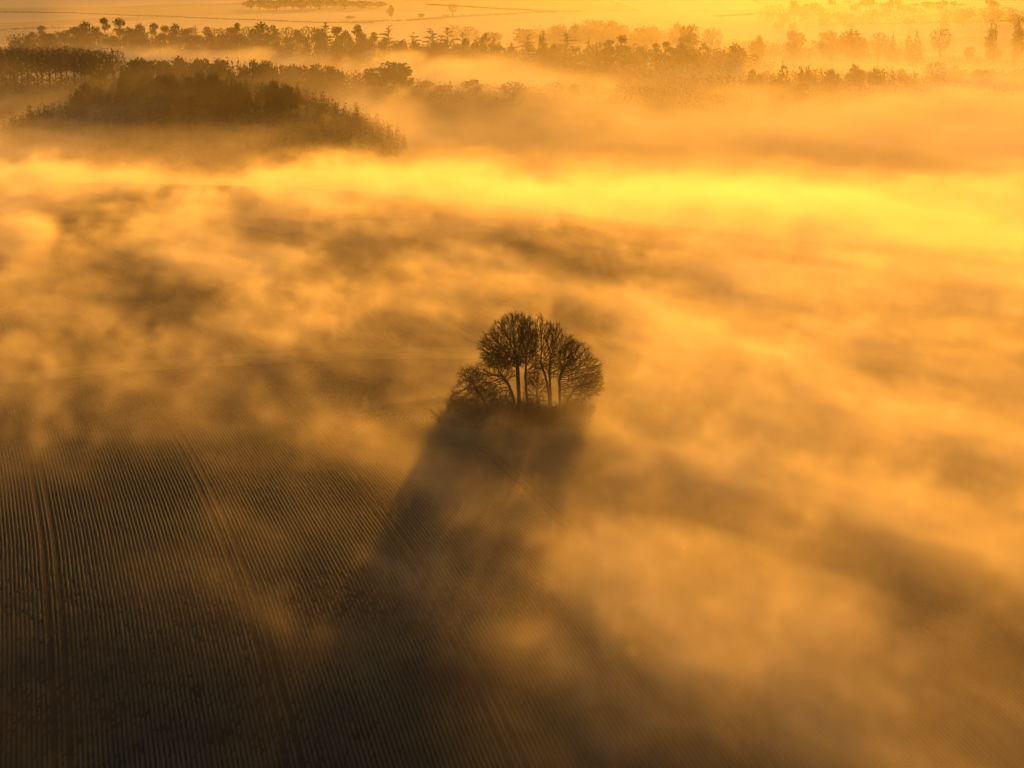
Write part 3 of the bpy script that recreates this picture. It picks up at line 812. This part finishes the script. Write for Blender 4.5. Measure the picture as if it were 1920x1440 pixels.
# ------------------------------------------------------------------ village far off at the top right
brick_mat = mat('far_house_brick', (0.22, 0.13, 0.09), 0.85, scale=0.3)
slate_mat = mat('wet_slate', (0.09, 0.085, 0.08), 0.28, scale=0.5, spec=0.6)
glint_mat = mat('glint_roofing', (0.25, 0.24, 0.22), 0.22, scale=0.5, spec=0.8, bump=0.01)  # glossy roofing for the added flat roofs, meant to glint in the sun
glass_mat = mat('dark_window_glass', (0.03, 0.03, 0.03), 0.08, scale=0.5, spec=0.9)
def box(x0, x1, y0, y1, z0, z1):
    v = [(x, y, z) for x in (x0, x1) for y in (y0, y1) for z in (z0, z1)]
    return v, [(0, 1, 3, 2), (4, 6, 7, 5), (0, 4, 5, 1), (2, 3, 7, 6), (0, 2, 6, 4), (1, 5, 7, 3)]
def house_proto(L, W, H, R):
    root = bpy.data.objects.new('house', None); COL.objects.link(root)
    v = [(-L, -W, 0), (L, -W, 0), (L, W, 0), (-L, W, 0), (-L, -W, H), (L, -W, H), (L, W, H), (-L, W, H), (-L, 0, H + R - .15), (L, 0, H + R - .15)]
    q = [(0, 1, 5, 4), (2, 3, 7, 6), (1, 2, 6, 5), (3, 0, 4, 7)]; t = [(5, 6, 9), (7, 4, 8)]
    link('wall', mesh_from('wall', v, tris=t, quads=q), brick_mat, root)
    e = .5; k = R / W
    v = [(-L - e, -W - e, H - e * k), (L + e, -W - e, H - e * k), (L + e, 0, H + R), (-L - e, 0, H + R), (-L - e, W + e, H - e * k), (L + e, W + e, H - e * k)]
    v += [(a, b, c + .22) for a, b, c in v]
    q = [(6, 7, 8, 9), (9, 8, 11, 10), (0, 3, 2, 1), (3, 4, 5, 2), (0, 1, 7, 6), (5, 4, 10, 11)]
    rf = link('roof', mesh_from('roof', v, quads=q), slate_mat, root)
    v, q = box(L * .5, L * .5 + 1, -.5, .5, H + R - 1, H + R + 1.3); link('chimney', mesh_from('chimney', v, quads=q), brick_mat, rf)
    for sx in (-.6, 0.05, .6):
        for sz in ((.9, H - 1.7) if sx > .5 else (H - 1.7,)):
            v, q = box(L * sx - .6, L * sx + .6, -W - .06, -W + .1, sz, sz + 1.3); link('window', mesh_from('window', v, quads=q), glass_mat, root)
    v, q = box(-L * .7, L * .3, -W - 7, -W - .003, 0, 2.6); link('glint_extension', mesh_from('glint_extension', v, quads=q), brick_mat, root)  # low block added to each house only to carry the glinting roof
    v, q = box(-L * .7 - .2, L * .3 + .2, -W - 7.2, -W - .01, 2.605, 2.8); link('glint_flat_roof', mesh_from('glint_flat_roof', v, quads=q), glint_mat, root)  # glossy flat roof added to throw the sun towards the camera
    return root
HP = [house_proto(4.6, 3.6, 4.6, 2.2), house_proto(6.2, 3.9, 4.8, 2.4), house_proto(4, 3.5, 4.4, 2.6)]
HS = [(1035, 60), (1683, 99), (1488, 5), (1492, 14), (1508, 16), (1506, 26), (1526, 10), (1543, 40), (1560, 4), (1568, 28), (1576, 32), (1596, 46), (1600, 13), (1605, 12), (1618, 5), (1630, 8), (1632, 2), (1662, 18), (1684, 4),
      (1690, 14), (1700, 16), (1712, 18), (1485, 49), (1855, 3), (1863, 6), (1762, 12), (1461, 47), (1870, 102), (1655, 10), (1590, 30), (1640, 22), (1735, 8), (1788, 6), (1540, 20)]
used = [False] * 3
for k, (px, py) in enumerate(sorted(HS)):
    Y = 2500.0
    for _ in range(40):
        X = at(px, py, Y)[0]; Y = (ALT - float(terr(X, Y)) - 3.0) / math.tan(PITCH + math.atan((py - 720) / F_PX)); Y = min(max(Y, 900), 5200)
    v = k % 3
    hobj = HP[v] if not used[v] else copy_tree(HP[v]); used[v] = True
    hobj.location = (at(px, py, Y)[0], Y, float(terr(at(px, py, Y)[0], Y)) - .1)
    hobj.rotation_euler = (math.radians(rt.uniform(.5, 2.5)), 0, rt.uniform(-.7, .7))  # leaned slightly so the added flat roofs reflect the sun
    if px == 1035: lab = 'lone house glinting in the sun behind the ridge-top cedars'
    elif px == 1683: lab = 'lone house with a bright glint in the misty right-hand park'
    elif px == 1870: lab = 'small house half lost in mist below the dark yews'
    else: lab = '%s house from the left in the sunlit far village, its added flat roof glinting' % ORD[k - 1]
    tag(hobj, lab, 'house', 'houses of the far village')

# ------------------------------------------------------------------ mist
def principled_volume(name, col, dens, aniso):
    m = bpy.data.materials.new(name); m.use_nodes = True
    n = m.node_tree; n.nodes.remove(n.nodes['Principled BSDF'])
    v = n.nodes.new('ShaderNodeVolumePrincipled')
    v.inputs['Color'].default_value = (*col, 1); v.inputs['Density'].default_value = dens
    v.inputs['Anisotropy'].default_value = aniso
    n.links.new(v.outputs[0], n.nodes['Material Output'].inputs['Volume'])
    return m

BANKS = [(55, 705, 95.7, -122.6, -10.8, -116.9, 0.3),(111, 555, 32.8, -79.0, -13.3, -57.6, 0.25),(82, 621, 48.1, -74.8, -8.3, -54.6, 0.2),
(25, 478, 40.8, -34.1, -2.2, -29.4, 0.15),(30, 392, 16.9, -15.0, -3.3, -30.0, 0.15),(22, 328, 9.4, -6.9, -3.4, -32.0, 0.05),
(32, 245, 12.7, -7.3, -2.2, -12.4, 0.3),(113, 493, 20.4, -27.4, -9.7, -38.8, 0.15),(17, 281, 8.2, -11.1, -4.6, -27.9, 0.1),
(-26, 287, 14.2, -13.1, 0.0, -9.7, 0.22),(-32, 261, 13.3, -12.4, 0.1, -7.2, 0.2),(-40, 292, 7.8, -4.5, 0.6, -8.0, 0.14),
(-24, 250, 10.1, -5.3, 0.2, -7.7, 0.12),(-2, 295, 10.7, 0.0, 0.3, -32.6, 0.22),(-6, 256, 10.8, 0.0, 0.5, -25.0, 0.08),
(-16, 332, 8.4, -5.8, 0.0, -18.2, 0.12),(-10, 364, 6.0, 0.0, 0.3, -13.2, 0.3),(9, 360, 5.9, 0.0, -0.4, -15.0, 0.25),
(-103, 505, 48.0, -14.3, 6.5, -34.6, -0.3),(-45, 536, 49.5, -21.3, 1.6, -22.1, -0.15),(59, 560, 48.1, -17.4, -1.8, -16.1, -0.1),
(-112, 457, 17.9, -7.7, 3.3, -14.9, -0.2),(-59, 324, 29.6, 0.0, 4.3, -24.8, -0.1),(36, 355, 10.8, -15.1, -1.5, -8.9, -0.2),
(63, 328, 16.4, -32.1, -1.8, -6.8, -0.15),(44, 437, 16.7, -20.8, -1.2, -8.6, -0.1),(44, 259, 12.0, -12.7, -0.9, -3.6, -0.12),
(79, 301, 5.3, -15.6, -3.1, -8.4, -0.1)]


def bank_field(X, Y):
    A = np.zeros_like(X)
    for (cx, cy_, ux, uy, vx, vy, amt) in BANKS:
        det = ux * vy - uy * vx
        dx, dy = X - cx, Y - cy_
        a = (dx * vy - dy * vx) / det; b = (-dx * uy + dy * ux) / det
        r2 = a * a + b * b
        A += amt * np.exp(-r2 * 1.1)
    return A

def volume_object(name, lo, hi, res, dens, material, label):
    """numpy density grid -> point attribute -> Volume Cube (a real 3D grid in world metres)"""
    nx, ny, nz = res
    me = bpy.data.meshes.new(name)
    me.vertices.add(nx * ny * nz)
    at = me.attributes.new('mist_density', 'FLOAT', 'POINT')
    at.data.foreach_set('value', np.ascontiguousarray(dens, dtype=np.float32).ravel())
    me.materials.append(material)
    ob = bpy.data.objects.new(name, me); COL.objects.link(ob)
    g = bpy.data.node_groups.new(name, 'GeometryNodeTree')
    g.interface.new_socket('Geometry', in_out='INPUT', socket_type='NodeSocketGeometry')
    g.interface.new_socket('Geometry', in_out='OUTPUT', socket_type='NodeSocketGeometry')
    N, L = g.nodes.new, g.links.new
    gi, go = N('NodeGroupInput'), N('NodeGroupOutput')
    pos, sep = N('GeometryNodeInputPosition'), N('ShaderNodeSeparateXYZ')
    L(pos.outputs[0], sep.inputs[0])
    def axis(k):
        a = N('ShaderNodeMath'); a.operation = 'SUBTRACT'; a.inputs[1].default_value = lo[k]; L(sep.outputs[k], a.inputs[0])
        b = N('ShaderNodeMath'); b.operation = 'MULTIPLY'; b.inputs[1].default_value = (res[k] - 1) / (hi[k] - lo[k]); L(a.outputs[0], b.inputs[0])
        c = N('ShaderNodeMath'); c.operation = 'ROUND'; L(b.outputs[0], c.inputs[0])
        return c
    ax = [axis(k) for k in range(3)]
    toi = []
    for a in ax:
        f = N('FunctionNodeFloatToInt'); L(a.outputs[0], f.inputs[0]); toi.append(f)
    def imath(op, a, b):
        m = N('FunctionNodeIntegerMath'); m.operation = op; L(a, m.inputs[0])
        if isinstance(b, int): m.inputs[1].default_value = b
        else: L(b, m.inputs[1])
        return m.outputs[0]
    idx = imath('MULTIPLY', toi[0].outputs[0], ny)
    idx = imath('ADD', idx, toi[1].outputs[0])
    idx = imath('MULTIPLY', idx, nz)
    idx = imath('ADD', idx, toi[2].outputs[0])
    at_ = N('GeometryNodeInputNamedAttribute'); at_.data_type = 'FLOAT'; at_.inputs['Name'].default_value = 'mist_density'
    si = N('GeometryNodeSampleIndex'); si.data_type = 'FLOAT'; si.domain = 'POINT'; si.clamp = True
    L(gi.outputs[0], si.inputs['Geometry']); L(at_.outputs[0], si.inputs['Value']); L(idx, si.inputs['Index'])
    vc = N('GeometryNodeVolumeCube')
    L(si.outputs[0], vc.inputs['Density'])
    vc.inputs['Min'].default_value = lo; vc.inputs['Max'].default_value = hi
    vc.inputs['Resolution X'].default_value = nx; vc.inputs['Resolution Y'].default_value = ny; vc.inputs['Resolution Z'].default_value = nz
    sm = N('GeometryNodeSetMaterial'); sm.inputs['Material'].default_value = material
    L(vc.outputs[0], sm.inputs[0]); L(sm.outputs[0], go.inputs[0])
    md = ob.modifiers.new('mist', 'NODES'); md.node_group = g
    tag(ob, label, 'mist', kind='stuff')
    return ob

def grid_axes(lo, hi, res):
    return [np.linspace(lo[k], hi[k], res[k]).astype(np.float32) for k in range(3)]

def warped_noise(lo, hi, res, L0, octv, seed, warp, aniso=(1, 1, 1), shear=0.0, drift=0.0, gain=0.6):
    """fractal noise, stretched along the drift direction and curled by a second noise"""
    ext = [hi[k] - lo[k] for k in range(3)]
    ex = ext[0] + drift * ext[1]; nx = int(res[0] * ex / ext[0]); r2 = (nx, res[1], res[2])
    n = fbm_grid(r2, (ex, ext[1], ext[2]), L0, octv, seed, gain, aniso)
    wx = lattice_noise(res, ext, (warp * 1.6, warp * 1.6, warp), seed + 900); wx /= wx.std()
    wy = lattice_noise(res, ext, (warp * 1.6, warp * 1.6, warp), seed + 901); wy /= wy.std()
    w2 = lattice_noise(res, ext, (warp * .45,) * 3, seed + 902); w2 /= w2.std()
    w3 = lattice_noise(res, ext, (warp * .45,) * 3, seed + 903); w3 /= w3.std()
    I, J, K = np.meshgrid(*[np.arange(r, dtype=np.float32) for r in res], indexing='ij', sparse=True)
    dz = K * (ext[2] / res[2]) * shear
    ii = np.clip(I + (J * ext[1] / res[1] * drift + wx * warp * .32 + w2 * warp * .13 - dz * 0.4) * res[0] / ext[0], 0, nx - 1).astype(np.int32)
    jj = np.clip(J + (wy * warp * .32 + w3 * warp * .13 + dz) * res[1] / ext[1], 0, res[1] - 1).astype(np.int32)
    return n[ii, jj, np.broadcast_to(K.astype(np.int32), ii.shape)]

def build_near_mist():
    lo, hi, res = (-240.0, 150.0, -28.0), (250.0, 872.0, 24.0), (326, 481, 43)
    x, y, z = grid_axes(lo, hi, res)
    X, Y = np.meshgrid(x, y, indexing='ij')
    A = bank_field(X, Y)
    T = terr(X, Y)
    ext = [hi[k] - lo[k] for k in range(3)]
    n = warped_noise(lo, hi, res, 34, 4, 11, 30, (0.62, 2.6, 0.5), shear=0.8, drift=0.42, gain=0.6)
    f = warped_noise(lo, hi, res, 12, 4, 57, 11, (0.55, 2.8, 0.5), shear=1.4, drift=0.42, gain=0.85)
    # broad cover: thick on the right and over the upper field, almost clear over the near left
    right = smooth01(-3, 27, X - (Y - 300) * 0.14)  # edge set back so thinner mist adds to the tree shadow's darkness
    M = 0.02 + 0.15 * smooth01(290, 345, Y) + 0.38 * smooth01(350, 500, Y) + 0.85 * right * (1 - 0.5 * smooth01(390, 470, Y)) * (0.45 + 0.55 * smooth01(195, 290, Y)) + A
    M = M + 0.26 * np.exp(-((Y + 0.8 * np.maximum(X, -15) - 690) / 75) ** 2) + 0.25 * (1 - smooth01(-140, -30, X)) * np.exp(-((Y - 680) / 60) ** 2) - 0.35 * smooth01(40, 160, X) * smooth01(560, 700, Y)
    M = np.clip(M, 0.004, 1.15)
    H = 5.2 + 2.6 * M - 2.4 * (1 - smooth01(-120, -20, X)) * smooth01(560, 680, Y) + 3.0 * right * (1 - smooth01(200, 320, Y)) - 2.4 * np.exp(-((X - 2) / 18) ** 2 - ((Y - 368) / 22) ** 2)
    zz = z[None, None, :] - np.maximum(T, -12)[:, :, None]
    prof = np.exp(-(np.clip(zz - (1.2 + 1.0 * smooth01(560, 680, Y)[:, :, None]) * n - 1.0 * f - 1.0, 0, 99) / H[:, :, None]) ** 1.6)
    d = M[:, :, None] * np.exp(0.24 * n + 0.60 * f - 0.22) * prof
    d = np.where(d < 0.004, 0, d)
    d *= (z[None, None, :] - T[:, :, None] > -2)
    edge = smooth01(lo[1], lo[1] + 25, Y) * (1 - smooth01(hi[1] - 90, hi[1] - 5, Y)) * smooth01(lo[0], lo[0] + 20, X) * (1 - smooth01(hi[0] - 20, hi[0], X))
    d *= edge[:, :, None]
    return volume_object('mist', lo, hi, res, d * NEAR_DENS, principled_volume('field_mist', (0.98, 0.90, 0.72), 1.0, MIST_ANISO),
                         'low golden mist drifting over the fields round the clump of trees')

def build_far_mist():
    lo, hi, res = (-520.0, 760.0, -46.0), (520.0, 2500.0, 40.0), (200, 340, 32)
    x, y, z = grid_axes(lo, hi, res)
    X, Y = np.meshgrid(x, y, indexing='ij')
    T = terr(X, Y)
    n = warped_noise(lo, hi, res, 110, 6, 23, 80, (0.5, 2.6, 0.4), shear=1.6, drift=0.45, gain=0.72)
    top = -10.0 + 5 * (1 - smooth01(780, 950, Y)) - 13 * smooth01(1450, 1700, Y) - 16 * smooth01(1800, 2000, Y)
    top -= 6 * smooth01(-50, 200, X) * smooth01(1250, 1400, Y)
    top -= 12 * np.exp(-((X + 200) / 150) ** 2 - ((Y - 1000) / 130) ** 2) + 8 * np.exp(-((X + 330) / 170) ** 2 - ((Y - 1350) / 90) ** 2)
    zz = z[None, None, :] - top[:, :, None]
    d = np.clip(0.6 - zz / 22.0 + 0.3 * n, 0, 1.2) * np.exp(0.8 * n - 0.35)
    d = d * (1 - 0.3 * smooth01(1200, 1500, Y))[:, :, None] + (0.08 + 0.13 * smooth01(1850, 2150, Y) + 0.08 * smooth01(-50, 300, X) * smooth01(1250, 1500, Y))[:, :, None] * (1 - smooth01(16, 40, z))[None, None, :]
    hill = np.exp(-((X + 190) / 110) ** 2 - ((Y - 1010) / 90) ** 2)[:, :, None]
    calm = np.exp(-((X + 250) / 140) ** 2 - ((Y - 980) / 190) ** 2)[:, :, None]
    d = d * (1 - 0.85 * calm * smooth01(-30, -14, z)[None, None, :])
    d = d + 0.35 * hill * np.clip(n + 0.1, 0, 2) * np.exp(-((z[None, None, :] - T[:, :, None] - 9) / 10) ** 2)
    d = np.where(d < 0.004, 0, d)
    d *= ((z[None, None, :] - T[:, :, None]) > -5)
    edge = smooth01(770, 860, Y) * (1 - smooth01(hi[1] - 400, hi[1], Y)) * smooth01(lo[0], lo[0] + 60, X) * (1 - smooth01(hi[0] - 60, hi[0], X))
    d *= edge[:, :, None]
    return volume_object('mist', lo, hi, res, d * FAR_DENS, principled_volume('valley_mist', (0.98, 0.90, 0.72), 1.0, 0.38),
                         'deep bank of glowing mist filling the valley around the wooded hill')

NEAR_DENS = 0.030
FAR_DENS = 0.006
build_near_mist()
build_far_mist()

# the air itself
def haze_box():
    x0, x1, y0, y1, z0, z1 = -14000, 14000, -3500, 13000, -60, 130
    v = [(x, y, z) for x in (x0, x1) for y in (y0, y1) for z in (z0, z1)]
    q = [(0, 1, 3, 2), (4, 6, 7, 5), (0, 4, 5, 1), (2, 3, 7, 6), (0, 2, 6, 4), (1, 5, 7, 3)]
    return mesh_from('haze', v, quads=q)
tag(link('haze', haze_box(), principled_volume('morning_haze', (1, 0.97, 0.92), HAZE_DENSITY, 0.83)),
    'thin golden morning haze over the whole valley', kind='stuff')
